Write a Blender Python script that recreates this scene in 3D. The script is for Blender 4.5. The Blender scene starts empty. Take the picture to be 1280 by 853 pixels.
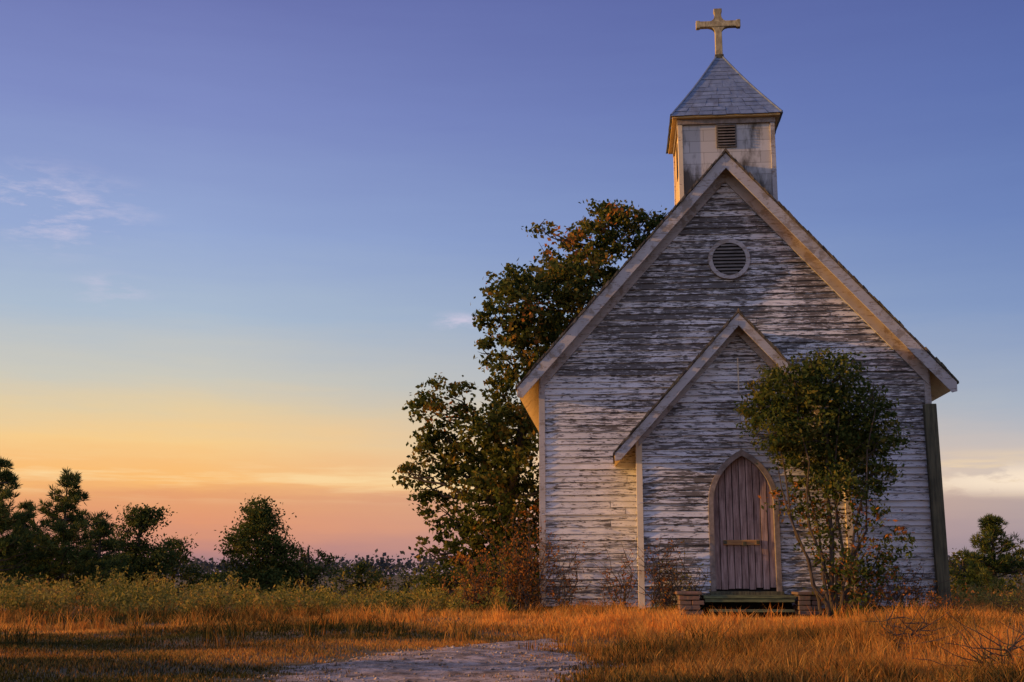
import bpy, math, random
import numpy as np
from mathutils import Vector, Matrix
R=random.Random(7); N=np.random.default_rng(11)
scene=bpy.context.scene
scene.view_settings.view_transform='Standard'
try: scene.view_settings.look='None'
except: pass
scene.view_settings.exposure=0
def s2l(c):
    return tuple(((v/255)/12.92 if v/255<=.04045 else ((v/255+.055)/1.055)**2.4) for v in c)+(1,)
# ---------------------------------------------------------------- node helpers
class NT:
    def __init__(s,nt): s.nt=nt; s.n=nt.nodes; s.l=nt.links
    def add(s,t,**k):
        n=s.n.new(t)
        for a,b in k.items(): setattr(n,a,b)
        return n
    def link(s,a,b): s.l.new(a,b)
    def setin(s,sock,v):
        if hasattr(v,'is_linked') or isinstance(v,bpy.types.NodeSocket): s.l.new(v,sock)
        else: sock.default_value=v
    def math(s,op,a,b=0.0,clamp=False):
        n=s.add('ShaderNodeMath',operation=op,use_clamp=clamp); s.setin(n.inputs[0],a); s.setin(n.inputs[1],b); return n.outputs[0]
    def mr(s,v,a,b,c=0.,d=1.,smooth=False):
        n=s.add('ShaderNodeMapRange'); n.clamp=True
        if smooth: n.interpolation_type='SMOOTHSTEP'
        s.setin(n.inputs[0],v)
        for i,x in enumerate((a,b,c,d)): n.inputs[i+1].default_value=x
        return n.outputs[0]
    def mix(s,f,a,b,bt='MIX'):
        n=s.add('ShaderNodeMix',data_type='RGBA',blend_type=bt); s.setin(n.inputs[0],f); s.setin(n.inputs[6],a); s.setin(n.inputs[7],b); return n.outputs[2]
    def map(s,v,sc=(1,1,1),loc=(0,0,0)):
        n=s.add('ShaderNodeMapping'); s.link(v,n.inputs[0]); n.inputs['Scale'].default_value=sc; n.inputs['Location'].default_value=loc; return n.outputs[0]
    def noise(s,v,scale=5,detail=4,rough=.55):
        n=s.add('ShaderNodeTexNoise'); s.link(v,n.inputs['Vector']); n.inputs['Scale'].default_value=scale; n.inputs['Detail'].default_value=detail; n.inputs['Roughness'].default_value=rough; return n.outputs[0]
    def ramp(s,f,els):
        n=s.add('ShaderNodeValToRGB'); s.setin(n.inputs[0],f); cr=n.color_ramp
        cr.elements[0].position=els[0][0]; cr.elements[0].color=els[0][1]
        cr.elements[1].position=els[-1][0]; cr.elements[1].color=els[-1][1]
        for p,c in els[1:-1]:
            e=cr.elements.new(p); e.color=c
        return n.outputs[0]
def newmat(name):
    m=bpy.data.materials.new(name); m.use_nodes=True; m.node_tree.nodes.clear(); return m,NT(m.node_tree)
def finish(t,col,rough=.8,bump=None,bstr=.3,bdist=.01,spec=.2,metal=0):
    b=t.add('ShaderNodeBsdfPrincipled'); t.setin(b.inputs['Base Color'],col); t.setin(b.inputs['Roughness'],rough)
    b.inputs['Specular IOR Level'].default_value=spec; b.inputs['Metallic'].default_value=metal
    if bump is not None:
        k=t.add('ShaderNodeBump'); k.inputs['Strength'].default_value=bstr; k.inputs['Distance'].default_value=bdist
        t.link(bump,k.inputs['Height']); t.link(k.outputs[0],b.inputs['Normal'])
    o=t.add('ShaderNodeOutputMaterial'); t.link(b.outputs[0],o.inputs[0])
def c3(r,g,b): return (r,g,b,1)
def objc(t): return t.add('ShaderNodeTexCoord').outputs['Object']
def island(t): return t.add('ShaderNodeNewGeometry').outputs['Random Per Island']

def paint_mat(name,paint=(.70,.70,.72),wood=(.13,.115,.10),wear=0.0,stretch=(1.6,1.6,22),heightwear=False,alt=None):
    m,t=newmat(name); v=objc(t)
    big=t.noise(v,.8,3,.6)
    fine=t.noise(t.map(v,stretch),1.5,6,.68)
    flake=t.noise(t.map(v,(5,5,24),(3,1,5)),1.3,4,.65)
    isl=island(t)
    amt=t.math('ADD',t.mr(big,.3,.7,-.05,.07),wear)
    amt=t.math('ADD',amt,t.mr(isl,0,1,-.05,.05))
    if heightwear:
        z=t.add('ShaderNodeSeparateXYZ'); t.link(v,z.inputs[0])
        a=t.mr(z.outputs[2],2.4,5.0,-.03,.05,True); amt=t.math('ADD',amt,a)
        b=t.mr(z.outputs[2],.9,.2,0,.07); amt=t.math('ADD',amt,b)
    f1=t.mr(t.math('ADD',fine,amt),.565,.63,0,.95)
    f2=t.mr(t.math('ADD',flake,amt),.59,.63,0,.95)
    f=t.math('MAXIMUM',f1,f2)
    grime=t.noise(v,2.3,5,.6)
    p2=alt or (paint[0]*.66,paint[1]*.64,paint[2]*.60)
    p=t.mix(t.mr(grime,.35,.7,0,.6),c3(*paint),c3(*p2))
    p=t.mix(t.mr(isl,0,1,0,.4),p,c3(paint[0]*.62,paint[1]*.62,paint[2]*.64))
    w=t.mix(t.noise(t.map(v,(2,2,40)),2,4),c3(*wood),c3(wood[0]*3.0,wood[1]*2.9,wood[2]*2.8))
    col=t.mix(f,p,w)
    h=t.math('SUBTRACT',t.math('MULTIPLY',fine,.5),t.math('MULTIPLY',f,.6))
    finish(t,col,.75,h,.5,.006)
    return m
M={}
M['siding']=paint_mat('weathered_white_siding',heightwear=True,wear=.03,paint=(.70,.695,.70),wood=(.048,.044,.042))
M['siding2']=paint_mat('weathered_white_siding_porch',wear=.035,paint=(.70,.705,.73),wood=(.05,.046,.043))
M['side_paint']=paint_mat('side_wall_paint',wear=-.09,paint=(.82,.80,.76),wood=(.10,.09,.08))
M['trim']=paint_mat('weathered_white_trim',wear=.03,paint=(.47,.45,.44),stretch=(3,3,3))
M['soffit']=paint_mat('aged_and_sunlit_soffit_paint',wear=-.05,paint=(.78,.56,.26),wood=(.16,.09,.04),stretch=(3,3,3))  # aged wood tone plus golden bounce light put into the paint colour
M['cream']=paint_mat('sunlit_cream_trim',wear=-.05,paint=(.78,.66,.46),wood=(.14,.10,.07),stretch=(3,3,3))  # warm glow of the low sun put into the trim colour
m,t=newmat('tower_panel'); v=objc(t)
br=t.add('ShaderNodeTexBrick')
sx=t.add('ShaderNodeSeparateXYZ'); t.link(v,sx.inputs[0]); cx=t.add('ShaderNodeCombineXYZ'); t.link(t.math('ADD',sx.outputs[0],sx.outputs[1]),cx.inputs[0]); t.link(sx.outputs[2],cx.inputs[1])
t.link(cx.outputs[0],br.inputs['Vector']); br.inputs['Scale'].default_value=1; br.inputs['Brick Width'].default_value=.55; br.inputs['Row Height'].default_value=.235; br.inputs['Mortar Size'].default_value=.005
br.inputs['Color1'].default_value=c3(.44,.43,.41); br.inputs['Color2'].default_value=c3(.56,.55,.53); br.inputs['Mortar'].default_value=c3(.20,.19,.17); br.inputs['Mortar Smooth'].default_value=.5
n=t.noise(t.map(v,(1,1,.35)),4,6,.65)
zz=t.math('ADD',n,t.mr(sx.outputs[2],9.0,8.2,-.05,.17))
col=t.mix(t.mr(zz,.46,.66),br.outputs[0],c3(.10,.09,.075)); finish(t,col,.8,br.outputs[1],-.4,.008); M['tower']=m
def wood_mat(name,a,b,stretch=(14,14,1),rough=.85):
    m,t=newmat(name); v=objc(t); n=t.noise(t.map(v,stretch),2,7,.65); n2=t.noise(v,3,4)
    col=t.mix(t.mr(n,.35,.68),c3(*a),c3(*b)); col=t.mix(t.mr(island(t),0,1,0,.35),col,c3(*[x*.55 for x in a]))
    col=t.mix(t.mr(n2,.5,.75,0,.5),col,c3(*[x*.6 for x in b])); finish(t,col,rough,n,.5,.006); return m
M['door']=wood_mat('faded_pink_door',(.50,.37,.34),(.11,.06,.05))
M['plankx']=wood_mat('bare_plank',(.55,.32,.12),(.24,.12,.06),(1,14,14))
M['post']=wood_mat('mossy_post',(.14,.13,.075),(.04,.04,.028))
M['mossy']=wood_mat('mossy_boards',(.18,.20,.09),(.05,.05,.035),(1.5,14,14))
M['cross']=wood_mat('cross_wood',(.56,.48,.28),(.18,.13,.06),(7,7,3))
M['dark']=wood_mat('dark_void',(.015,.013,.012),(.02,.018,.015))
M['louver']=wood_mat('louver_slats',(.22,.20,.18),(.09,.08,.07),(2,14,14))
M['arch']=wood_mat('arch_frame',(.34,.29,.26),(.15,.12,.095),(5,5,5))
m,t=newmat('roof_shingle'); v=objc(t); n=t.noise(v,9,6,.65); n2=t.noise(v,1.3,3)
col=t.mix(t.mr(n,.4,.65),c3(.05,.043,.035),c3(.17,.145,.11)); col=t.mix(t.mr(n2,.5,.7,0,.6),col,c3(.09,.09,.04)); finish(t,col,.9,n,.7,.02); M['shingle']=m
m,t=newmat('tower_roof_shingle'); v=objc(t); n=t.noise(v,7,6,.65); n2=t.noise(t.map(v,(3,3,.6)),2,5,.6); i=island(t)
col=t.mix(t.mr(n,.35,.7),c3(.12,.165,.24),c3(.24,.30,.39)); col=t.mix(t.mr(n2,.5,.72,0,.6),col,c3(.09,.09,.09)); col=t.mix(t.mr(i,0,1,0,.5),col,c3(.07,.10,.16)); finish(t,col,.65,n,.4,.01,spec=.35); M['troof']=m
m,t=newmat('old_brick'); v=objc(t); n=t.noise(v,12,5)
col=t.mix(island(t),c3(.24,.13,.09),c3(.14,.10,.08)); col=t.mix(t.mr(n,.4,.7,0,.7),col,c3(.10,.10,.07)); finish(t,col,.9,n,.6,.01); M['brick']=m

def leaf_mat(name,cols,trans=.35,scale=1.1):
    m,t=newmat(name); v=objc(t); n=t.noise(v,scale,2,.6); i=island(t)
    f=t.math('ADD',t.math('MULTIPLY',n,.85),t.math('MULTIPLY',i,.36))
    k=len(cols); col=t.ramp(t.mr(f,.32,.86),[(j/(k-1),c3(*c)) for j,c in enumerate(cols)])
    d=t.add('ShaderNodeBsdfDiffuse'); t.link(col,d.inputs[0]); tr=t.add('ShaderNodeBsdfTranslucent'); t.link(col,tr.inputs[0])
    mx=t.add('ShaderNodeMixShader'); mx.inputs[0].default_value=trans; t.link(d.outputs[0],mx.inputs[1]); t.link(tr.outputs[0],mx.inputs[2])
    o=t.add('ShaderNodeOutputMaterial'); t.link(mx.outputs[0],o.inputs[0]); return m
L_oak=leaf_mat('oak_leaves',[(.018,.028,.010),(.036,.055,.015),(.080,.098,.024),(.17,.16,.035),(.32,.17,.035)])
L_bush=leaf_mat('shrub_leaves',[(.025,.042,.014),(.055,.08,.02),(.10,.12,.03),(.19,.15,.035)],scale=2.2)
L_rust=leaf_mat('rusty_leaves',[(.14,.08,.022),(.30,.11,.03),(.42,.17,.04),(.20,.16,.03)],scale=2)
L_pine=leaf_mat('pine_needles',[(.018,.038,.016),(.05,.08,.025),(.10,.13,.035),(.20,.18,.04)],trans=.25)
L_dist=leaf_mat('hazy_distant_leaves',[(.05,.06,.065),(.07,.08,.08),(.10,.10,.085)],scale=.05)  # distance haze mixed into the leaf colour
L_weed=leaf_mat('weed_leaves',[(.07,.09,.022),(.15,.15,.035),(.34,.27,.065),(.34,.18,.05)],scale=.9)
m,t=newmat('bark'); v=objc(t); n=t.noise(t.map(v,(6,6,1.2)),3,6); finish(t,t.mix(n,c3(.035,.028,.02),c3(.12,.09,.065)),.9,n,.8,.02); bark=m

# ---------------------------------------------------------------- mesh helpers
def link(o,parent=None):
    scene.collection.objects.link(o)
    if parent: o.parent=parent
    return o
def empty(name,loc=(0,0,0),rz=0):
    e=bpy.data.objects.new(name,None); e.location=loc; e.rotation_euler=(0,0,rz); e.empty_display_size=.3; return link(e)
def pymesh(name,v,f,mat,parent=None,bevel=0):
    me=bpy.data.meshes.new(name); me.from_pydata([tuple(a) for a in v],[],f); me.materials.append(mat)
    o=link(bpy.data.objects.new(name,me),parent)
    if bevel:
        b=o.modifiers.new('b','BEVEL'); b.width=bevel; b.segments=2; b.limit_method='ANGLE'
    return o
def npmesh(name,v,f,mat,parent=None,k=4,smooth=False,col=None):
    v=np.asarray(v,dtype=np.float32); f=np.asarray(f,dtype=np.int32); nf=len(f)
    me=bpy.data.meshes.new(name); me.vertices.add(len(v)); me.vertices.foreach_set('co',v.ravel())
    me.loops.add(nf*k); me.loops.foreach_set('vertex_index',f.ravel())
    me.polygons.add(nf); me.polygons.foreach_set('loop_start',np.arange(nf,dtype=np.int32)*k)
    me.polygons.foreach_set('loop_total',np.full(nf,k,dtype=np.int32))
    if smooth: me.polygons.foreach_set('use_smooth',np.ones(nf,dtype=bool))
    if col is not None:
        a=me.color_attributes.new('Col','FLOAT_COLOR','POINT'); a.data.foreach_set('color',np.asarray(col,dtype=np.float32).ravel())
    me.update(calc_edges=True); me.validate(); me.materials.append(mat)
    return link(bpy.data.objects.new(name,me),parent)
BF=[(0,3,2,1),(4,5,6,7),(0,1,5,4),(1,2,6,5),(2,3,7,6),(3,0,4,7)]
def boxv(x0,x1,y0,y1,z0,z1): return [(x0,y0,z0),(x1,y0,z0),(x1,y1,z0),(x0,y1,z0),(x0,y0,z1),(x1,y0,z1),(x1,y1,z1),(x0,y1,z1)]
def box(name,x0,x1,y0,y1,z0,z1,mat,parent,bevel=.006): return pymesh(name,boxv(x0,x1,y0,y1,z0,z1),BF,mat,parent,bevel)
def boxes(name,lst,mat,parent,bevel=.004):
    v=[];f=[]
    for b in lst:
        o=len(v); v+=b if len(b)==8 else boxv(*b); f+=[tuple(i+o for i in q) for q in BF]
    return pymesh(name,v,f,mat,parent,bevel)
def prism(name,pts,y0,y1,mat,parent,bevel=.006):
    n=len(pts); v=[(x,y0,z) for x,z in pts]+[(x,y1,z) for x,z in pts]
    f=[tuple(range(n)),tuple(range(2*n-1,n-1,-1))]+[(i,i+n,(i+1)%n+n,(i+1)%n) for i in range(n)]
    o=pymesh(name,v,f,mat,parent,bevel)
    import bmesh
    bm=bmesh.new(); bm.from_mesh(o.data); bmesh.ops.recalc_face_normals(bm,faces=bm.faces); bm.to_mesh(o.data); bm.free()
    return o
def tubes(paths,sides=7):
    V=[];F=[]
    for pts,rad in paths:
        pts=[Vector(p) for p in pts]; base=len(V)
        for i,p in enumerate(pts):
            d=(pts[min(i+1,len(pts)-1)]-pts[max(i-1,0)])
            if d.length<1e-6: d=Vector((0,0,1))
            d.normalize(); a=d.cross(Vector((.31,.95,.11))).normalized(); b=d.cross(a)
            for k in range(sides):
                th=2*math.pi*k/sides; q=p+(a*math.cos(th)+b*math.sin(th))*rad[i]; V.append(tuple(q))
        for i in range(len(pts)-1):
            for k in range(sides):
                F.append((base+i*sides+k,base+i*sides+(k+1)%sides,base+(i+1)*sides+(k+1)%sides,base+(i+1)*sides+k))
    return V,F
def limb(a,b,r0,r1,sag=.15,n=6,jit=.08):
    a=Vector(a); b=Vector(b); pts=[];rad=[]; L=(b-a).length
    for i in range(n+1):
        s=i/n; p=a.lerp(b,s); 
        if 0<i<n: p+=Vector((R.uniform(-1,1),R.uniform(-1,1),R.uniform(-1,1)))*jit*L*.5
        p.z+=math.sin(s*math.pi)*sag*L*(-.3); pts.append(p); rad.append(r0+(r1-r0)*s)
    return pts,rad
def leafquads(C,size,ar=.5,dirs=None):
    n=len(C); u=N.normal(size=(n,3)) if dirs is None else dirs
    u/=np.linalg.norm(u,axis=1)[:,None]+1e-9
    w=N.normal(size=(n,3)); w-= (w*u).sum(1)[:,None]*u; w/=np.linalg.norm(w,axis=1)[:,None]+1e-9
    s=size*N.uniform(.6,1.25,(n,1))
    nn=np.cross(u,w)
    v=np.stack([C-u*s*.5,C+w*s*ar*.5+nn*s*.06,C+u*s*.5,C-w*s*ar*.5+nn*s*.06],1).reshape(-1,3)
    f=np.arange(n*4).reshape(-1,4); return v,f
def crown_points(blobs,density,sub=.28,perclump=26,sq=1.0):
    out=[]
    for (x,y,z,r) in blobs:
        nc=max(3,int(density*r*r*4*(1+r)))
        d=N.normal(size=(nc,3)); d/=np.linalg.norm(d,axis=1)[:,None]
        rr=r*N.uniform(.15,1.08,(nc,1))**.45
        c=np.array([x,y,z])+d*rr*np.array([1,1,.9])
        sizes=N.uniform(.45,1.4,(nc,1))*sub
        for k in range(nc):
            m=int(perclump*N.uniform(.4,1.5)); out.append(c[k]+N.normal(size=(m,3))*sizes[k]*np.array([1,1,.55])*.75)
    return np.concatenate(out)
# ---------------------------------------------------------------- ground
def gh(x,y):
    return .045*np.sin(.35*x+1)*np.sin(.41*y)+.02*np.sin(1.1*x+.7*y)+.012*np.sin(2.9*x-1.3*y)
m,t=newmat('dry_ground'); v=objc(t); n=t.noise(v,.5,5); n2=t.noise(v,14,6,.7)
col=t.mix(t.mr(n,.35,.65),c3(.10,.075,.03),c3(.20,.125,.045)); col=t.mix(t.mr(n2,.4,.65,0,.7),col,c3(.06,.055,.025)); finish(t,col,.95,n2,.8,.03); gm=m
k=260; tt=np.linspace(-1,1,k); gx=2+12*np.sinh(tt*5.5); gy=16+12*np.sinh(tt*5.5)
X,Y=np.meshgrid(gx,gy); Z=gh(X,Y)
idx=np.arange(k*k).reshape(k,k); F=np.stack([idx[:-1,:-1],idx[:-1,1:],idx[1:,1:],idx[1:,:-1]],-1).reshape(-1,4)
npmesh('ground',np.stack([X,Y,Z],-1).reshape(-1,3),F,gm,smooth=True)
# dirt path
def pc(y): return -.75+.03*(y-8)+.02*(y-8)**2*np.sign(y-8)
def pw(y): return (1.3+.2*np.sin(y*1.3+.5)+.14*np.sin(y*3.7))*np.clip((14.8-y)/3.0,0,1)**.8
m,t=newmat('sandy_dirt'); v=objc(t); n=t.noise(v,3.2,7,.72); n2=t.noise(v,34,6,.75); n3=t.noise(t.map(v,(1.6,1,1)),2.4,6,.7)
col=t.mix(t.mr(n,.42,.60),c3(.44,.335,.25),c3(.17,.12,.075)); col=t.mix(t.mr(n3,.48,.60,0,.85),col,c3(.66,.52,.41)); col=t.mix(t.mr(n2,.52,.66,0,.75),col,c3(.09,.065,.04)); finish(t,col,.95,t.math('ADD',n2,n),1,.03); 
ys=np.linspace(1,14.8,260); vs=np.linspace(-1,1,60); VY,VS=np.meshgrid(ys,vs,indexing='ij')
PX=pc(VY)+VS*(pw(VY)+.14*np.sin(VY*9+VS*2)); PZ=gh(PX,VY)+.006+(.006*np.sin(PX*7+VY*5)*np.sin(VY*3.1)+.005*np.sin(PX*23)*np.sin(VY*19)+.004)*(1-VS**4)-.022*(VS**6)
idx=np.arange(260*60).reshape(260,60); F=np.stack([idx[:-1,:-1],idx[:-1,1:],idx[1:,1:],idx[1:,:-1]],-1).reshape(-1,4)
npmesh('dirt_path',np.stack([PX,VY,PZ],-1).reshape(-1,3),F,m,smooth=True)
npb=900; py=N.uniform(7.5,13.5,npb); px_=pc(py)+N.uniform(-1,1,npb)*pw(py)*.95; sz=N.uniform(.006,.022,npb)*N.uniform(.5,1.3,npb); pz=gh(px_,py)+.012
oc=np.array([(1,0,0),(0,1,0),(-1,0,0),(0,-1,0),(0,0,.7),(0,0,-.7)]); ofc=np.array([(0,1,4),(1,2,4),(2,3,4),(3,0,4),(1,0,5),(2,1,5),(3,2,5),(0,3,5)])
V=(np.stack([px_,py,pz],-1)[:,None,:]+(oc[None]*N.uniform(.6,1.3,(npb,6,1)))*sz[:,None,None]).reshape(-1,3); F=(np.arange(npb)[:,None,None]*6+ofc[None]).reshape(-1,3)
npmesh('pebbles',V,F,m,k=3)
# grass
m,t=newmat('dry_grass'); a=t.add('ShaderNodeAttribute',attribute_name='Col'); 
d=t.add('ShaderNodeBsdfDiffuse'); t.link(a.outputs[0],d.inputs[0]); tr=t.add('ShaderNodeBsdfTranslucent'); t.link(a.outputs[0],tr.inputs[0])
mx=t.add('ShaderNodeMixShader'); mx.inputs[0].default_value=.4; t.link(d.outputs[0],mx.inputs[1]); t.link(tr.outputs[0],mx.inputs[2]); o=t.add('ShaderNodeOutputMaterial'); t.link(mx.outputs[0],o.inputs[0]); grassm=m
def vn(x,y,s,seed=0):
    return .5+.25*(np.sin(x*s+seed+1.7*np.sin(y*s*.7+seed))+np.sin(y*s*1.13+2*seed+1.3*np.sin(x*s*.9)))
def lochurch(x,y):
    dx=x-4.108; dy=y-22.19; c,s=math.cos(math.radians(5)),math.sin(math.radians(5))
    return dx*c-dy*s, dx*s+dy*c
def inchurch(x,y):
    lx,ly=lochurch(x,y)
    return ((np.abs(lx)<3.4)&(ly>.15)&(ly<8.9))|((np.abs(lx)<1.7)&(ly>-1.2)&(ly<.5))|((np.abs(lx)<1.1)&(ly>-2.15)&(ly<-1))
def hcap(x,y,h):
    lx,ly=lochurch(x,y)
    h=np.where((np.abs(lx)<1.25)&(ly>-5.0)&(ly<0),np.minimum(h,.08+.05*((ly<-3)*1.)),h)
    return np.where((np.abs(lx)<4)&(ly>-1.3)&(ly<.5),np.minimum(h,.17),h)
def blades(x,y,h,w,name=None):
    n=len(x); z=gh(x,y); th=N.uniform(0,2*np.pi,n); ln=h*N.uniform(.1,.8,n); la=N.uniform(0,2*np.pi,n)
    bx,by=np.cos(th)*w*.5,np.sin(th)*w*.5; lx,ly=np.cos(la)*ln,np.sin(la)*ln
    P=np.stack([np.stack([x-bx,y-by,z-.01],-1),np.stack([x+bx,y+by,z-.01],-1),
      np.stack([x-bx*.8+lx*.3,y-by*.8+ly*.3,z+h*.55],-1),np.stack([x+bx*.8+lx*.3,y+by*.8+ly*.3,z+h*.55],-1),
      np.stack([x+lx,y+ly,z+h*.95],-1)],1)
    b=np.arange(n)[:,None]*5
    T=np.concatenate([b+np.array([0,1,3]),b+np.array([0,3,2]),b+np.array([2,3,4])],0)
    return P.reshape(-1,3),T
def region(n,y0,y1,pw_=1.0):
    y=y0+(y1-y0)*N.uniform(0,1,n)**pw_; hw=y*.46+.8; x=N.uniform(-1,1,n)*hw; return x,y
xs=[];ysl=[];hs=[];ws=[]
for n_,y0,y1,wd in ((165000,7.4,15,.0078),(105000,15,24,.0125),(40000,24,48,.025)):
    x,y=region(n_,y0,y1)
    wobb=.35*np.sin(x*5+y*3)*np.sin(y*4.1-x)+.2*np.sin(x*13+y*9)
    p=np.abs(x-pc(y))/np.maximum(pw(y),.01)+wobb; pr=np.where(y<14.6,np.clip((p-.5)/.8,.08,1),1)
    keep=(N.uniform(size=n_)<pr)&~inchurch(x,y)
    tall=np.clip((x-0)/2.0,0,1)*.7+np.clip((y-15)/4,0,1)*.35
    pat=vn(x,y,1.3,1)*vn(x,y,3.7,4)*2
    keep&=(N.uniform(size=n_)<.35+.95*pat)
    h=(.03+.14*np.clip(tall,0,1.1)*(.2+1.1*pat))*N.uniform(.4,1.7,n_)
    h=h*(.4+.6*pr)
    xs.append(x[keep]);ysl.append(y[keep]);hs.append(h[keep]);ws.append(np.full(keep.sum(),wd))
nt=1100; cx=N.uniform(-9,16,nt); cy=np.where(N.uniform(size=nt)<.55,21.0+N.normal(size=nt)*.8,N.uniform(12.5,23,nt))
ok=(vn(cx,cy,1.1,5)>.38)|(cx>2); cx=cx[ok]; cy=cy[ok]; nt=len(cx)
cx2=np.repeat(cx,22)+N.normal(size=nt*22)*.07; cy2=np.repeat(cy,22)+N.normal(size=nt*22)*.07; k2=~inchurch(cx2,cy2)
xs.append(cx2[k2]);ysl.append(cy2[k2]);hs.append((np.repeat(N.uniform(.10,.38,nt),22)*N.uniform(.6,1.1,nt*22))[k2]);ws.append(np.full(k2.sum(),.011))
nt=520; cx=N.uniform(1.4,9,nt); cy=N.uniform(8.5,16,nt)
cx2=np.repeat(cx,20)+N.normal(size=nt*20)*.05; cy2=np.repeat(cy,20)+N.normal(size=nt*20)*.05
xs.append(cx2);ysl.append(cy2);hs.append(np.repeat(N.uniform(.08,.36,nt),20)*N.uniform(.6,1.1,nt*20));ws.append(np.full(nt*20,.006))
x=np.concatenate(xs);y=np.concatenate(ysl);h=np.concatenate(hs);w=np.concatenate(ws); h=hcap(x,y,h)
P,T=blades(x,y,h,w)
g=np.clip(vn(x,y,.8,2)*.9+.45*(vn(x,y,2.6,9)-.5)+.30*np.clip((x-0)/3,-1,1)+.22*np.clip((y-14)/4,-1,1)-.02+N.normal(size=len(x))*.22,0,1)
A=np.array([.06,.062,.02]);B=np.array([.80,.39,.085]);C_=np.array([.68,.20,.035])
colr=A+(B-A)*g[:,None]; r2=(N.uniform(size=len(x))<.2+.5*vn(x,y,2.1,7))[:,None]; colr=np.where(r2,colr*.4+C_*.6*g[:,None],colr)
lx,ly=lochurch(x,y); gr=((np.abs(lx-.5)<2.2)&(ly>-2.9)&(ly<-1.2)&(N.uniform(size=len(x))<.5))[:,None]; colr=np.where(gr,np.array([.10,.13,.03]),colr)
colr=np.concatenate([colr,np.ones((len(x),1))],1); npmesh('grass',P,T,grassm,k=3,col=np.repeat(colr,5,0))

# ---------------------------------------------------------------- church
ch=empty('church',(4.108,22.19,0),math.radians(-5))
W=3.565; SL=4.49/4.0; AP=8.69
def roofh(x): return AP-abs(x)*SL-.14
zb=.19
def clap(name,z0,z1,xl,xr,plane,mat,hole=None,step=.118,seed=3):
    r=random.Random(seed); V=[];Fc=[]
    def add(xa,xb,xat,xbt,zA,zB):
        L=max(xb-xa,.02); n=max(1,int(L/.3)); o=len(V); jy=r.uniform(-.008,.006); tz=r.uniform(-.009,.009); tl=r.uniform(-.009,.006)
        if r.random()<.08: jy-=.018
        for i in range(n+1):
            s=i/n; wob=r.uniform(-.005,.005)
            xb_=xa+(xb-xa)*s; xt_=xat+(xbt-xat)*s; zz_=zA+tz*s+wob+tl
            V.append(plane(xb_,0.0,zz_)); V.append(plane(xb_,-.038+jy+wob,zz_)); V.append(plane(xt_,-.004,zB+.008))
        for i in range(n):
            a=o+i*3; Fc.append((a,a+3,a+4,a+1)); Fc.append((a+1,a+4,a+5,a+2))
    z=z0
    while z<z1-.01:
        zt=min(z+step,z1); segs=[(xl(z),xr(z),xl(zt),xr(zt))]
        if hole:
            hb,ht=hole(z),hole(zt)
            if hb is not None:
                ht=ht or 0.0; segs=[(xl(z),-hb,xl(zt),-ht),(hb,xr(z),ht,xr(zt))]
        for a,b,at,bt in segs:
            if b-a<.03: continue
            cuts=[]; xx=a+r.uniform(1.2,3.6)
            while xx<min(b,bt)-.5:
                if xx>max(a,at)+.3: cuts.append(xx)
                xx+=r.uniform(1.4,3.4)
            pts=[(a,at)]+[(c,c) for c in cuts]+[(b,bt)]
            for i in range(len(pts)-1):
                add(pts[i][0]+(.004 if i else 0),pts[i+1][0]-.004,pts[i][1]+(.004 if i else 0),pts[i+1][1]-.004,z,zt)
        z+=step
    return pymesh(name,V,Fc,mat,ch)
prism('body_core',[(-W,zb),(W,zb),(W,roofh(W)),(0,roofh(0)),(-W,roofh(W))],.0,9.0,M['trim'],ch)
def lim(z): return min(W,(AP-.14-z)/SL)
clap('front_siding',zb,AP-.35,lambda z:-lim(z),lambda z:lim(z),lambda x,y,z:(x,y-.004,z),M['siding'])
clap('left_siding',zb,roofh(W),lambda z:0,lambda z:9,lambda x,y,z:(-W+y-.004,x,z),M['side_paint'],seed=5)
clap('right_siding',zb,roofh(W),lambda z:0,lambda z:9,lambda x,y,z:(W-y+.004,x,z),M['side_paint'],seed=6)
for s in (-1,1):
    for i,yy in enumerate((3.2,6.6)):
        xa,xb=(s*W-.06,s*W+.06)
        box('side_window_frame',min(xa,xb),max(xa,xb),yy-.45,yy+.45,1.2,3.1,M['trim'],ch)
        xa,xb=(s*W-.02,s*W+.068); box('side_window_pane',min(xa,xb),max(xa,xb),yy-.36,yy+.36,1.3,3.0,M['dark'],ch)
boxes('corner_boards',[(-W-.045,-W+.07,-.055,.07,zb-.02,roofh(W)-.02),(W-.07,W+.045,-.055,.07,zb-.02,roofh(W)-.02)],M['trim'],ch)
box('sill_beam',-W-.02,W+.02,-.02,.1,zb-.1,zb-.004,M['post'],ch)
boxes('foundation_piers',[(x-.2,x+.2,.02,.42,-.2,zb-.1) for x in (-3.3,-2.2,2.2,3.3)],M['brick'],ch)
box('underfloor_shadow_wall',-W+.1,W-.1,.6,8.9,-.2,zb-.01,M['dark'],ch)
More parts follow.
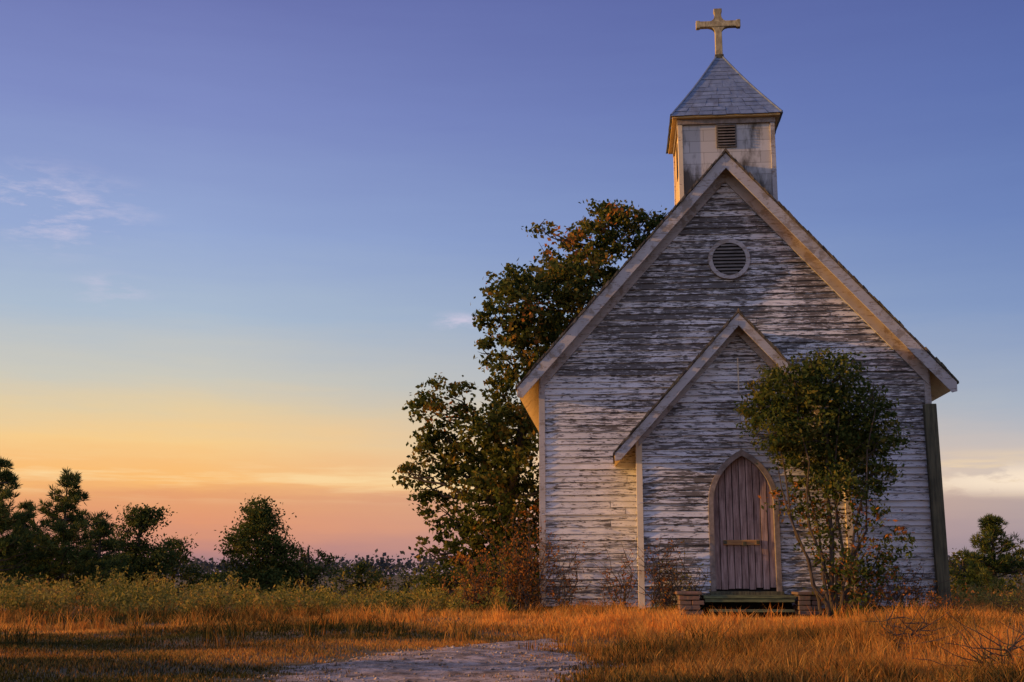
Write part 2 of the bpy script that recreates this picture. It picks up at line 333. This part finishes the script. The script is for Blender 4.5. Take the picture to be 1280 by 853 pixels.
def gable_roof(pref,hs,ap,tipz,y0,y1,th,fasc,frieze,wally,fm,seed):
    sl=(ap-tipz)/hs; L=math.hypot(1,sl); vt=th*L
    for s,nm in ((-1,'left'),(1,'right')):
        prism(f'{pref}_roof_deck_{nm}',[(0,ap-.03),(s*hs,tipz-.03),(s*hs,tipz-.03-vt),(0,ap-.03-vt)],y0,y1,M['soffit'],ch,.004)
        prism(f'{pref}_roof_shingles_{nm}',[(0,ap+.012),(s*(hs+.03),tipz+.012-.03*sl),(s*(hs+.03),tipz-.027-.03*sl),(0,ap-.027)],y0-.03,y1+.03,M['shingle'],ch,0)
        fw=fasc*L
        prism(f'{pref}_bargeboard_{nm}',[(0,ap-.035),(s*hs*.998,tipz-.035),(s*hs*.998,tipz-.035-fw*.55),(s*(hs-.1),tipz+.1*sl-.035-fw),(0,ap-.035-fw)],y0-.025,y0-.002,fm,ch,.005)
        prism(f'{pref}_frieze_{nm}',[(0,ap-.04-vt),(s*(hs-.42),ap-(hs-.42)*sl-.04-vt),(s*(hs-.42),ap-(hs-.42)*sl-.04-vt-frieze*L),(0,ap-.04-vt-frieze*L)],wally-.08,wally-.03,fm,ch,.005)
        r=random.Random(seed+s); lst=[]; n=int(hs*L/.13)
        for i in range(n):
            a=i/n; b=(i+.92)/n; xa=s*hs*a; xb=s*hs*b; up=r.uniform(.012,.05); yy=y0-.03-r.uniform(.0,.045)
            za=ap-abs(xa)*sl; zb_=ap-abs(xb)*sl; dn=r.uniform(.01,.04)
            lst.append([(xa,yy,za-dn),(xb,yy,zb_-dn),(xb,y0+.25,zb_-.01),(xa,y0+.25,za-.01),(xa,yy,za+up),(xb,yy,zb_+up*.6),(xb,y0+.25,zb_+up*.6),(xa,y0+.25,za+up)])
        boxes(f'{pref}_shingle_ends_{nm}',lst,M['shingle'],ch,0)
gable_roof('main',4.0,8.69,4.20,-.36,9.3,.07,.20,.24,0,M['trim'],1)
def ring(name,cx,cz,ri,ro,y0,y1,mat,seg=40):
    V=[];Fc=[]
    for i in range(seg):
        a=2*math.pi*i/seg
        for r_,y in ((ro,y0),(ro,y1),(ri,y1),(ri,y0)): V.append((cx+r_*math.cos(a),y,cz+r_*math.sin(a)))
    for i in range(seg):
        j=(i+1)%seg
        for k_ in range(4): Fc.append((i*4+k_,j*4+k_,j*4+(k_+1)%4,i*4+(k_+1)%4))
    return pymesh(name,V,Fc,mat,ch,.004)
ring('round_vent_frame',.03,6.64,.315,.395,-.09,-.0,M['trim'])
prism('round_vent_back',[(.03+.32*math.cos(a*math.pi/16),6.64+.32*math.sin(a*math.pi/16)) for a in range(32)],-.062,-.001,M['dark'],ch,0)
sl=[]
for i in range(9):
    z=6.64-.27+i*.0675; hw=math.sqrt(max(.31**2-(z-6.64)**2,.003))
    sl.append([(.03-hw,-.084,z-.018),(.03+hw,-.084,z-.018),(.03+hw,-.064,z+.01),(.03-hw,-.064,z+.01),(.03-hw,-.084,z-.004),(.03+hw,-.084,z-.004),(.03+hw,-.064,z+.024),(.03-hw,-.064,z+.024)])
boxes('round_vent_slats',sl,M['louver'],ch,0)
# ---- porch
PW=1.78; PD=-1.3; PAP=5.28; PT=2.83; psl=(PAP-PT)/2.2
def proof(x): return PAP-abs(x)*psl-.12
prism('porch_gable_core',[(-PW,2.86),(PW,2.86),(PW,proof(PW)),(0,proof(0)),(-PW,proof(PW))] if proof(PW)>2.86 else [(-PW,2.86),(PW,2.86),(0,proof(0))],PD+.001,-.03,M['trim'],ch,0)
boxes('porch_wall_core',[(-PW,-.56,PD+.001,-.03,.19,2.858),(.56,PW,PD+.001,-.03,.19,2.858)],M['trim'],ch,0)
def archw(z,hw=.52,sp=1.94,top=2.80):
    if z<=sp: return hw
    if z>=top: return None
    rise=top-sp; Rr=(hw*hw+rise*rise)/(2*hw); d=z-sp
    return max(math.sqrt(max(Rr*Rr-d*d,0))-(Rr-hw),0)
def plim(z): return min(PW,(PAP-.12-z)/psl)
clap('porch_front_siding',zb,PAP-.3,lambda z:-plim(z),lambda z:plim(z),lambda x,y,z:(x,PD+y,z),M['siding2'],hole=lambda z:archw(z,.54,1.94,2.82),seed=9)
clap('porch_left_siding',zb,min(proof(PW),3.2),lambda z:0,lambda z:1.27,lambda x,y,z:(-PW+y-.004,PD+x,z),M['side_paint'],seed=10)
clap('porch_right_siding',zb,min(proof(PW),3.2),lambda z:0,lambda z:1.27,lambda x,y,z:(PW-y+.004,PD+x,z),M['siding2'],seed=12)
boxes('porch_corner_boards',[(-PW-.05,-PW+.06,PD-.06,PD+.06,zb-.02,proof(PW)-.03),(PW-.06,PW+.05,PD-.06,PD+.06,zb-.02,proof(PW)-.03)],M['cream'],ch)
box('porch_sill',-PW,PW,PD-.01,PD+.2,.06,zb-.004,M['post'],ch)
gable_roof('porch',2.2,PAP,PT,PD-.34,-.02,.06,.15,.15,PD,M['trim'],5)
pl=[]; npl=9; wd=1.06/npl
for i in range(npl):
    x0=-.53+i*wd+.006; x1=x0+wd-.012
    def top(x):
        x=abs(x); sp,hw,tp=1.94,.54,2.82; rise=tp-sp; Rr=(hw*hw+rise*rise)/(2*hw)
        q=x+(Rr-hw); return sp+math.sqrt(max(Rr*Rr-q*q,0))
    y0=PD+.045+R.uniform(-.008,.008); zl=.49+R.uniform(0,.04)
    pl.append([(x0,y0,zl),(x1,y0,zl),(x1,y0+.03,zl),(x0,y0+.03,zl),(x0,y0,top(x0)),(x1,y0,top(x1)),(x1,y0+.03,top(x1)),(x0,y0+.03,top(x0))])
boxes('door_planks',pl,M['door'],ch,.004)
prism('door_back',[(-.55,.45),(.55,.45),(.55,2.855),(-.55,2.855)],PD+.085,PD+.12,M['dark'],ch,0)
def archpath(hw,sp,tp,zb_,n=14):
    rise=tp-sp; Rr=(hw*hw+rise*rise)/(2*hw); am=math.asin(min(rise/Rr,1)); p=[(-hw,zb_)]
    for i in range(n+1):
        a=am*i/n; p.append((-(Rr*math.cos(a)-(Rr-hw)),sp+Rr*math.sin(a)))
    return p+[(-x,z) for x,z in reversed(p[:-1])]
inn=archpath(.51,1.94,2.77,.46); out=archpath(.60,1.94,2.88,.46)
V=[];Fc=[]
for (a,b) in zip(out,inn):
    V+=[(a[0],PD-.068,a[1]),(a[0],PD+.0,a[1]),(b[0],PD+.045,b[1]),(b[0],PD-.068,b[1])]
for i in range(len(inn)-1):
    for k_ in range(4): Fc.append((i*4+k_,(i+1)*4+k_,(i+1)*4+(k_+1)%4,i*4+(k_+1)%4))
pymesh('door_arch_frame',V,Fc,M['arch'],ch,.004)
boxes('door_bar',[(-.36,.26,PD-.0,PD+.035,1.245,1.33)],M['plankx'],ch,.006)
boxes('door_hardware',[(-.03,.03,PD-.02,PD+.0,1.23,1.30),(-.36,-.30,PD-.012,PD-.0,1.26,1.32),(.2,.26,PD-.012,PD-.0,1.26,1.32)],M['post'],ch,.003)
box('door_threshold',-.62,.62,PD-.14,PD+.08,.40,.465,M['post'],ch)
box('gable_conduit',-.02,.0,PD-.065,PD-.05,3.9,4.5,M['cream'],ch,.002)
# steps
boxes('landing_boards',[(-.78,.72,-2.1+i*.13,-1.985+i*.13,.36+R.uniform(-.006,.006),.405+R.uniform(-.006,.006)) for i in range(5)],M['mossy'],ch)
box('landing_apron',-.76,.70,-2.08,-2.04,.30,.355,M['mossy'],ch)
box('lower_step',-.7,.64,-2.42,-2.15,.15,.19,M['mossy'],ch)
rb=random.Random(4); lst=[]
for xa in (-1.18,.76):
    for j in range(6):
        off=.06 if j%2 else 0
        for q in range(2):
            for yy in (-2.12,-1.8):
                a=xa+q*.205-off*(q==1)+rb.uniform(-.01,.01); lst.append((a,a+.195,yy+rb.uniform(-.03,.02),yy+.3,-.06+j*.079,-.06+j*.079+.070))
boxes('step_piers',lst,M['brick'],ch,.01)
boxes('pier_caps',[(-1.22,-.80,-2.16,-1.42,.418,.47),(.735,1.18,-2.16,-1.42,.418,.465)],M['brick'],ch,.014)
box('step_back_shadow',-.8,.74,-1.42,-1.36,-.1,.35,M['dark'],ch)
V=boxv(3.44,3.66,-.30,-.16,-.1,3.80); V=[(x-(.01*z/3.8),y+.02*z,z) for x,y,z in V]
pymesh('corner_post',V,BF,M['post'],ch,.012)
# ---- tower
TX=.10; TH=.90; TY0=.35; TY1=2.15; TC=(TY0+TY1)/2
box('tower_body',TX-TH,TX+TH,TY0,TY1,6.4,9.60,M['tower'],ch,.0)
box('tower_left_sunlit_face',TX-TH-.02,TX-TH-.003,TY0+.05,TY1-.05,6.4,9.5,M['soffit'],ch,0)  # thin slab whose colour carries the golden sunlight on this side
cb=[]
for yy in (TY0,TY1): cb.append((TX+TH-.045,TX+TH+.045,yy-.05,yy+.05,6.6,9.5))
boxes('tower_corner_boards',cb,M['trim'],ch)
boxes('tower_left_corner_boards',[(TX-TH-.05,TX-TH+.04,yy-.05,yy+.05,6.6,9.5) for yy in (TY0,TY1)],M['cream'],ch)  # sunlit gold put into the colour of the left boards only
boxes('tower_frieze',[(TX-TH-.06,TX+TH+.06,TY0-.06,TY1+.06,9.505,9.61)],M['arch'],ch)
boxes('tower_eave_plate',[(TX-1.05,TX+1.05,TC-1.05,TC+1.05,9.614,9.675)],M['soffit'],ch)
V=[];Fc=[];nc=15; e0=1.085; z0=9.66; z1=11.34
def hwr(s): return e0*(1-s)+.05*s - .03*math.sin(s*math.pi)
for i in range(nc):
    a=i/nc; b=(i+1)/nc
    for side in range(4):
        nb=max(1,int(round(hwr(a)*2/.26)))
        for j in range(nb):
            s0=-1+2*j/nb+.003; s1=-1+2*(j+1)/nb-.003
            ha=hwr(a)+.012; hb=hwr(b)-.004; za=z0+(z1-z0)*a-.014+R.uniform(-.008,.008); zt=z0+(z1-z0)*b
            c,s=math.cos(side*math.pi/2),math.sin(side*math.pi/2); jj=R.uniform(0,.006)
            o=len(V)
            for (px,py,pz) in ((s0*ha,-ha-jj,za),(s1*ha,-ha-jj,za),(s1*hb,-hb,zt),(s0*hb,-hb,zt),(s0*ha,-ha+.03,za),(s1*ha,-ha+.03,za)):
                V.append((TX+px*c-py*s,TC+px*s+py*c,pz))
            Fc+=[(o,o+1,o+2,o+3),(o+4,o+5,o+1,o)]
pymesh('tower_roof_shingles',V,Fc,M['troof'],ch)
V=[(TX-.95,TC-.95,9.68),(TX+.95,TC-.95,9.68),(TX+.95,TC+.95,9.68),(TX-.95,TC+.95,9.68),(TX,TC,11.1)]
pymesh('tower_roof_core',V,[(0,1,4),(1,2,4),(2,3,4),(3,0,4)],M['dark'],ch)
hp=[]
for a,b in ((-1,-1),(1,-1),(1,1),(-1,1)):
    pts=[];rad=[]
    for i in range(9):
        s=i/8; h_=hwr(s)-.005; pts.append((TX+a*h_,TC+b*h_,z0+(z1-z0)*s+.005)); rad.append(.024)
    hp.append((pts,rad))
v_,f_=tubes(hp,6); pymesh('tower_hip_caps',v_,f_,M['troof'],ch)
box('roof_finial_base',TX-.09,TX+.09,TC-.09,TC+.09,11.24,11.36,M['post'],ch)
def louv(name,x0,x1,y,z0_,z1_):
    box(name+'_frame',x0-.03,x1+.03,y-.04,y+.0,z0_-.03,z1_+.03,M['louver'],ch)
    box(name+'_back',x0,x1,y-.046,y-.02,z0_,z1_,M['dark'],ch,0)
    l=[];n=7
    for i in range(n):
        z=z0_+(i+.2)*(z1_-z0_)/n
        l.append([(x0,y-.07,z),(x1,y-.07,z),(x1,y-.047,z+.025),(x0,y-.047,z+.025),(x0,y-.07,z+.009),(x1,y-.07,z+.009),(x1,y-.047,z+.034),(x0,y-.047,z+.034)])
    boxes(name+'_slats',l,M['louver'],ch,0)
louv('tower_louver',TX-.17,TX+.17,TY0,9.05,9.47)
box('tower_side_louver',TX-TH-.03,TX-TH+.02,TC-.2,TC+.2,8.7,9.4,M['dark'],ch)
CZ=12.05
def arm(name,pts): return prism(name,pts,TC-.06,TC+.06,M['cross'],ch,.012)
arm('cross_upright',[(TX-.075,11.3),(TX+.075,11.3),(TX+.07,12.30),(TX+.085,12.33),(TX+.085,12.40),(TX-.085,12.40),(TX-.085,12.33),(TX-.07,12.30)])
prism('cross_arms',[(TX-.46,CZ-.085),(TX-.39,CZ-.085),(TX-.37,CZ-.065),(TX+.37,CZ-.065),(TX+.39,CZ-.085),(TX+.46,CZ-.085),(TX+.46,CZ+.085),(TX+.39,CZ+.085),(TX+.37,CZ+.065),(TX-.37,CZ+.065),(TX-.39,CZ+.085),(TX-.46,CZ+.085)],TC-.075,TC+.045,M['cross'],ch,.012)
for sx_ in (-1,1):
    for sz in (-1,1):
        q=[]
        for i in range(7):
            a=math.pi/2*i/6; q.append((TX+sx_*(.07+.13*(1-math.sin(a))),CZ+sz*(.06+.13*(1-math.cos(a)))))
        arm('cross_bracket',[(TX+sx_*.06,CZ+sz*.05)]+q)
# ---------------------------------------------------------------- trees
def tree(name,base,trunk,blobs,mat,dens,leaf,sub=.28,per=26,ar=.5,extra=None,trr=(.25,.06)):
    e=empty(name,base)
    paths=[]; tp=[Vector(p) for p in trunk]; n=len(tp)
    rad=[trr[0]*(1-i/(n-1))+trr[1]*i/(n-1) for i in range(n)]; paths.append((tp,rad))
    for (x,y,z,r) in blobs:
        b=Vector((x,y,z)); best=min(range(n),key=lambda i:(tp[i]-b).length+ (3 if tp[i].z>b.z-.1 else 0)); a=tp[best]
        paths.append(limb(a,b,rad[best]*.4,.012,.3))
        for _ in range(4):
            q=b+Vector((R.uniform(-1,1),R.uniform(-1,1),R.uniform(-.6,1)))*r*.85; paths.append(limb(b.lerp(a,R.uniform(0,.4)),q,.018+rad[-1]*.2,.004,.1,4))
    v,f=tubes(paths,6); o=pymesh('trunk_and_limbs',v,f,bark,e)
    for p in o.data.polygons: p.use_smooth=True
    P=crown_points(blobs,dens,sub,per); v,f=leafquads(P,leaf,ar); npmesh('foliage',v,f,mat,e)
    if extra:
        P=crown_points(extra[0],extra[1],extra[2],extra[3]); v,f=leafquads(P,leaf,ar); npmesh('autumn_foliage',v,f,extra[4],e)
    return e
B=[(784,280,40),(742,298,38),(708,318,40),(815,268,28),(826,318,32),(692,370,46),(648,380,40),(626,412,32),(745,360,50),(702,430,52),(652,455,44),(628,492,28),(608,538,40),(648,555,50),(690,520,46),(558,504,28),(533,518,22),(545,566,32),(520,602,24),(585,588,42),(640,640,52),(556,640,30),(592,688,46),(655,700,48),(566,722,38),(612,732,42),(660,735,38),(588,748,28),(540,742,22),(630,680,44),(770,420,50),(700,600,40),(543,544,24),(672,294,13),(762,256,22),(665,415,34),(610,630,42),(625,590,42),(660,345,18),(604,448,16),(505,592,12),(690,285,10),(842,262,14),(535,690,14)]
def cv(l): return [((u-620)*.0217,R.uniform(-1.1,1.1)+(.8 if u>680 else 0),(751-v)*.0222,r*.0222) for u,v,r in l]
tree('oak_tree',(-.43,32.6,0),[(0,0,-.1),(.1,0,1.2),(.3,0,2.8),(.7,.2,4.6),(1.4,.3,6.3),(2.3,.4,8.0),(3.0,.5,9.6)],cv(B),L_oak,9.2,.15,.18,26,.65,extra=(cv([(790,290,40),(715,330,40),(650,420,40),(560,540,40),(650,640,50),(600,720,40)]),1.2,.3,16,L_rust),trr=(.26,.05))
B=[(1000,480,40),(1048,474,40),(964,498,30),(1030,520,52),(1085,508,38),(1112,540,28),(974,536,34),(1062,560,42),(1012,568,34),(1095,585,28),(1020,455,16),(1045,600,26)]
bl=[((u-1035)*.0135,R.uniform(-.45,.45),(758-v)*.0137,r*.0135) for u,v,r in B]
B2=[(1000,622,18),(1040,635,34),(1090,680,30),(1070,722,24),(1114,665,20),(1022,675,20),(975,612,12),(1045,690,24),(1008,600,18),(1075,628,28),(1105,700,16),(1030,720,14)]
b2=[((u-1035)*.0135,R.uniform(-.3,.3),(758-v)*.0137,r*.0135) for u,v,r in B2]
sh=tree('shrub_tree',(5.15,19.75,0),[(0,0,-.1),(.0,0,.6),(.05,0,1.3),(.0,0,2.1),(.05,.0,2.9),(0,0,3.6)],bl,L_bush,48,.085,.125,25,.5,extra=(b2,34,.13,14,L_bush),trr=(.05,.02))
P=crown_points(b2,16,.14,9); v,f=leafquads(P,.08,.5); npmesh('rust_foliage',v,f,L_rust,sh)
ps=[]
for tx,tz in ((-.9,3.4),(-.5,3.9),(.3,4.0),(.8,3.4),(1.0,2.9),(-.8,2.5),(.9,1.2),(.6,1.9),(-.3,3.0)):
    ps.append(limb((R.uniform(-.1,.1),R.uniform(-.1,.1),-.05),(tx,R.uniform(-.3,.3),tz),.032,.008,.35,8,.05))
v,f=tubes(ps,6); pymesh('stems',v,f,bark,sh)
def autoblobs(w,h,n,seed,z0=.15,top=.35,r=(.14,.24)):
    rr=random.Random(seed); o=[]
    for i in range(n):
        s=rr.uniform(0,1)**.8; z=h*(z0+(1-z0)*s*.95); ww=w*.5*(1-(1-top)*s)*.9
        o.append((rr.uniform(-1,1)*ww,rr.uniform(-1,1)*ww*.7,z-h*.05,h*rr.uniform(*r)*(1-.45*s)))
    return o
def easyw(name,x,Yd,h,w,n,seed,mat,dens,leaf,top=.3,ar=.5,sub=.25,per=24,z0=.08):
    return tree(name,(x,Yd,0),[(0,0,-.1),(R.uniform(-.1,.1),0,h*.3),(R.uniform(-.15,.15),0,h*.6),(0,0,h*.93)],autoblobs(w,h,n,seed,top=top,z0=z0),mat,dens,leaf,sub,per,ar,trr=(.10,.03))
def easy(name,u,vt,Yd,wpx,n,seed,mat,dens,leaf,**k):
    sc=Yd/1500; return easyw(name,(u-640)*sc*.985,Yd,.75+(718-vt)*sc*.995,wpx*sc,n,seed,mat,dens,leaf,**k)
def pine(name,u,vt,Yd,wpx,seed):
    rr=random.Random(seed); sc=Yd/1500; x=(u-640)*sc*.985; h=.75+(718-vt)*sc; w=wpx*sc*.5
    e=empty(name,(x,Yd,0)); paths=[([(0,0,-.1),(0,0,h*.5),(0,0,h*.98)],[.11,.06,.012])]; C=[];D=[]
    nw=16
    for i in range(nw):
        z=h*(.03+.95*i/nw)+rr.uniform(-.08,.08); rl=w*(1-(i/nw)**1.15)*1.0+.10
        for k_ in range(rr.randint(4,6)):
            a=rr.uniform(0,6.283); L=rl*rr.uniform(.5,1.2); tip=Vector((math.cos(a)*L,math.sin(a)*L,z+L*rr.uniform(.1,.45)))
            paths.append(limb((0,0,z),tip,.03,.006,.2,4))
            for q in range(max(3,int(L/.14))):
                s=.25+.75*q/max(3,int(L/.14)); p=Vector((0,0,z)).lerp(tip,s)+Vector((rr.gauss(0,.07),rr.gauss(0,.07),rr.gauss(0,.05)))
                n_=26; dd=N.normal(size=(n_,3))+np.array([math.cos(a),math.sin(a),1.3])*.8; dd/=np.linalg.norm(dd,axis=1)[:,None]
                C.append(np.array(p)+dd*.12); D.append(dd)
    v,f=tubes(paths,5); pymesh('trunk_and_limbs',v,f,bark,e)
    v,f=leafquads(np.concatenate(C),.25,.11,np.concatenate(D)); npmesh('foliage',v,f,L_pine,e)
pine('pine_tree',78,592,38,170,1); pine('pine_tree',-8,572,36,150,2); pine('pine_tree',28,632,44,120,3); pine('pine_tree',124,652,42,90,9)
easy('small_tree',174,628,44,95,38,4,L_bush,10,.13,top=.25)
easy('small_tree',216,668,46,80,20,5,L_bush,10,.13,top=.4)
easy('small_tree',322,622,46,115,46,6,L_bush,10,.13,top=.2)
easy('small_tree',385,680,47,95,26,7,L_bush,10,.13,top=.5)
easy('shrub',452,704,52,90,26,8,L_oak,9,.15,top=.75)
easy('shrub',512,718,44,38,8,10,L_weed,9,.12,top=.6)
easy('shrub',262,716,50,60,14,11,L_pine,9,.16,top=.8)
pine('pine_tree',1242,646,42,105,21)
easy('small_tree',1202,688,44,65,20,13,L_bush,9,.14,top=.6)
easy('small_tree',1290,684,46,90,20,14,L_oak,9,.15,top=.6)
easy('shrub',560,712,30,70,12,15,L_oak,10,.12,top=.7)
# unseen bushes added beyond the left frame edge to cast long shadows on near grass
for (x_,y_,h_,w_,sd_) in ((-8.6,7.4,1.7,2.4,31),(-9.6,9.9,1.8,2.2,32),(-11.5,12.3,1.5,1.6,33),(-13,15.2,1.6,1.5,34)):
    easyw('shrub',x_,y_,h_,w_,20,sd_,L_bush,13,.12,top=.6,sub=.2,per=22)
C=[]
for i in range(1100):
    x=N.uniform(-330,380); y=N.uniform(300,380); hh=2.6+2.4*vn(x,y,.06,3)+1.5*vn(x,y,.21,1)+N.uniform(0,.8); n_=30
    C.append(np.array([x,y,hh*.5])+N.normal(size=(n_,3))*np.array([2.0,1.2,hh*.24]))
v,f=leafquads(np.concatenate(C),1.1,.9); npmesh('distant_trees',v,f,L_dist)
# weeds band
C=[];paths=[]
for i in range(560):
    y=R.uniform(21.5,33); x=R.uniform(-.47*y,-.0*y) if R.random()<.8 else R.uniform(9,16); 
    if inchurch(np.array([x]),np.array([y]))[0]: continue
    hh=R.uniform(.15,.6)*(1.2 if x<-7 else .8)
    if R.random()<.12: hh*=1.6
    for s in range(3):
        tip=Vector((x+R.gauss(0,.15),y+R.gauss(0,.15),hh*R.uniform(.7,1.1))); paths.append(([(x,y,0),tip],[.008,.003]))
        for q in range(9):
            p=Vector((x,y,0)).lerp(tip,R.uniform(.3,1)); C.append(np.array(p)+N.normal(size=(3,3))*.06)
v,f=leafquads(np.concatenate(C),.09,.4); npmesh('weeds',v,f,L_weed)
v,f=tubes(paths,4); pymesh('weed_stems',v,f,L_weed,bpy.data.objects['weeds'])
def twiggy(name,base,n,h,sp,leafn,mat,leaf=.06,flat=1.0,lean=(0,0),rad=.011,rz=0):
    e=empty(name,base,rz); ps=[];C=[]
    for i in range(n):
        tip=Vector((R.gauss(lean[0],sp),R.gauss(lean[1],sp*.5)*flat,h*R.uniform(.5,1.0))); b=Vector((R.gauss(0,sp*.35),R.gauss(0,.06)*flat,0))
        P_,r_=limb(b,tip,rad,.003,.2,7,.12 if flat>.4 else .16)
        if flat<.4:
            for p in P_: p.y*=.3
        ps.append((P_,r_))
        for j in range(4):
            a=P_[R.randint(2,6)]; q=a+Vector((R.gauss(0,.25),R.gauss(0,.1)*flat,R.uniform(-.05,.35))); ps.append(limb(a,q,.006,.002,.1,4,.08 if flat>.4 else .03)); 
            for _ in range(leafn): C.append(np.array(a.lerp(q,R.random()))+N.normal(size=3)*.03)
        for _ in range(leafn*2): C.append(np.array(P_[R.randint(2,7)])+N.normal(size=3)*.05*np.array([1,max(flat,.4),1]))
    v,f=tubes(ps,5); pymesh('stems',v,f,bark,e); v,f=leafquads(np.array(C),leaf,.5); npmesh('foliage',v,f,mat,e)
rz=math.radians(-5)
twiggy('rusty_shrub',(.15,22.1,0),34,2.0,.36,9,L_rust)
twiggy('rusty_shrub',(-.6,22.6,0),20,1.3,.4,9,L_rust)
twiggy('rusty_shrub',(.9,22.0,0),10,1.4,.25,5,L_rust)
twiggy('climbing_vine',(1.85,21.7,0),12,1.35,.28,4,L_rust,flat=.3,rz=rz,rad=.013)
twiggy('climbing_vine',(2.6,20.84,.0),22,1.4,.36,3,L_rust,flat=.15,rz=rz,rad=.014)
twiggy('climbing_vine',(2.95,20.78,.0),14,1.0,.28,3,L_weed,flat=.15,rz=rz,rad=.012)
twiggy('climbing_vine',(5.9,20.35,0),20,1.25,.35,6,L_rust,flat=.3,rz=rz)
twiggy('climbing_vine',(6.9,21.5,0),14,.9,.4,4,L_rust,flat=.3,rz=rz)
twiggy('tall_weed',(3.75,12.0,0),7,.62,.10,9,L_rust,leaf=.03,rad=.006)
twiggy('tall_weed',(4.35,9.9,0),12,.26,.12,6,L_weed,leaf=.025,rad=.004)
twiggy('tall_weed',(3.7,9.3,0),10,.24,.10,6,L_weed,leaf=.02,rad=.004)
twiggy('tall_weed',(6.9,19.4,0),8,.6,.3,6,L_rust,leaf=.05)
twiggy('tall_weed',(8.3,20.2,0),8,.55,.3,6,L_weed,leaf=.05)

# ---------------------------------------------------------------- light
EL=math.radians(8.5); az=math.radians(267)
sv=Vector((math.sin(az)*math.cos(EL),math.cos(az)*math.cos(EL),math.sin(EL)))
sd=bpy.data.lights.new('sun','SUN'); sd.energy=5.0; sd.angle=math.radians(.6); sd.color=(1,.50,.12)
so=bpy.data.objects.new('sun',sd); so.rotation_euler=sv.to_track_quat('Z','Y').to_euler(); link(so)
w=bpy.data.worlds.new('World'); scene.world=w; w.use_nodes=True; w.node_tree.nodes.clear(); t=NT(w.node_tree)
g=t.add('ShaderNodeTexCoord').outputs['Generated']; s=t.add('ShaderNodeSeparateXYZ'); t.link(g,s.inputs[0]); x,y,z=s.outputs
nb=t.noise(t.map(g,(3,3,26)),1.6,5,.62)
zz=t.math('ADD',z,t.math('MULTIPLY',t.math('SUBTRACT',nb,.5),.034))
f2=t.math('MULTIPLY',zz,2.0)
def rp(l): return t.ramp(f2,[(p*2,s2l(c)) for p,c in l])
Lr=rp([(0,(150,122,138)),(.018,(196,136,128)),(.04,(228,152,114)),(.060,(234,162,110)),(.074,(254,190,114)),(.088,(252,194,124)),(.105,(250,206,140)),(.13,(230,206,164)),(.156,(206,202,189)),(.208,(173,189,209)),(.272,(150,169,212)),(.365,(127,140,197)),(.45,(108,117,178))])
Rr_=rp([(0,(140,132,150)),(.03,(164,148,158)),(.058,(186,166,162)),(.072,(220,200,184)),(.09,(200,190,188)),(.13,(164,176,196)),(.2,(128,150,194)),(.272,(106,129,186)),(.365,(89,109,172)),(.45,(79,94,158))])
sky=t.mix(t.mr(x,-.25,.42,0,1),Lr,Rr_)
st=t.noise(t.map(g,(14,14,60),(2,0,1)),1.3,7,.68)
def wisp(d,r,amt,zs=2.4):
    vd=t.add('ShaderNodeVectorMath',operation='DISTANCE'); t.link(t.map(g,(1,1,zs)),vd.inputs[0]); vd.inputs[1].default_value=(d[0],d[1],d[2]*zs)
    return t.math('MULTIPLY',t.math('MULTIPLY',t.mr(vd.outputs['Value'],r,.1*r,0,1,True),t.mr(st,.46,.70)),amt)
wm=t.math('MAXIMUM',wisp((-.365,.89,.277),.11,.8),wisp((-.045,.98,.206),.03,1.0))
wm=t.math('MAXIMUM',wm,wisp((.38,.81,.46),.10,.5)); wm=t.math('MAXIMUM',wm,wisp((-.32,.93,.22),.05,.5))
sky=t.mix(wm,sky,s2l((215,205,226)))
hz=t.math('MULTIPLY',t.mr(t.noise(t.map(g,(5,5,70),(7,3,2)),1.2,5,.6),.48,.64),t.mr(t.math('ABSOLUTE',t.math('SUBTRACT',z,.075)),.024,.0,0,.75,True))
sky=t.mix(hz,sky,s2l((255,222,166)))
vd=t.add('ShaderNodeVectorMath',operation='DISTANCE'); t.link(t.map(g,(1,1,9)),vd.inputs[0]); vd.inputs[1].default_value=(.405,.91,.071*9)
cl=t.math('MULTIPLY',t.mr(vd.outputs['Value'],.15,.02,0,1.0,True),t.mr(t.noise(t.map(g,(20,20,60)),1.1,5,.6),.40,.52))
sky=t.mix(cl,sky,s2l((250,228,204)))
gain=t.mr(y,.25,-.5,1.0,1.45,True); gain=t.math('MAXIMUM',gain,t.mr(z,.5,.95,1.0,1.5))
neut=t.mr(y,.2,-.4,0,.3,True); sky=t.mix(neut,sky,s2l((172,178,196)))
sc=t.add('ShaderNodeVectorMath',operation='SCALE'); t.link(sky,sc.inputs[0]); t.link(gain,sc.inputs['Scale'])
b1=t.add('ShaderNodeBackground'); t.link(sc.outputs[0],b1.inputs[0]); b1.inputs[1].default_value=.95
ns=t.add('ShaderNodeTexSky'); ns.sky_type='NISHITA'; ns.sun_disc=False; ns.sun_elevation=EL; ns.sun_rotation=az
b2_=t.add('ShaderNodeBackground'); t.link(ns.outputs[0],b2_.inputs[0]); b2_.inputs[1].default_value=.008
ad=t.add('ShaderNodeAddShader'); t.link(b1.outputs[0],ad.inputs[0]); t.link(b2_.outputs[0],ad.inputs[1]); o=t.add('ShaderNodeOutputWorld'); t.link(ad.outputs[0],o.inputs[0])
# ---------------------------------------------------------------- camera
cd=bpy.data.cameras.new('camera'); cd.sensor_width=36; cd.lens=36*1500/1280; cd.clip_end=6000; cd.clip_start=.1
co=bpy.data.objects.new('camera',cd); co.location=(0,0,.75); co.rotation_euler=(math.radians(101),0,0); link(co); scene.camera=co
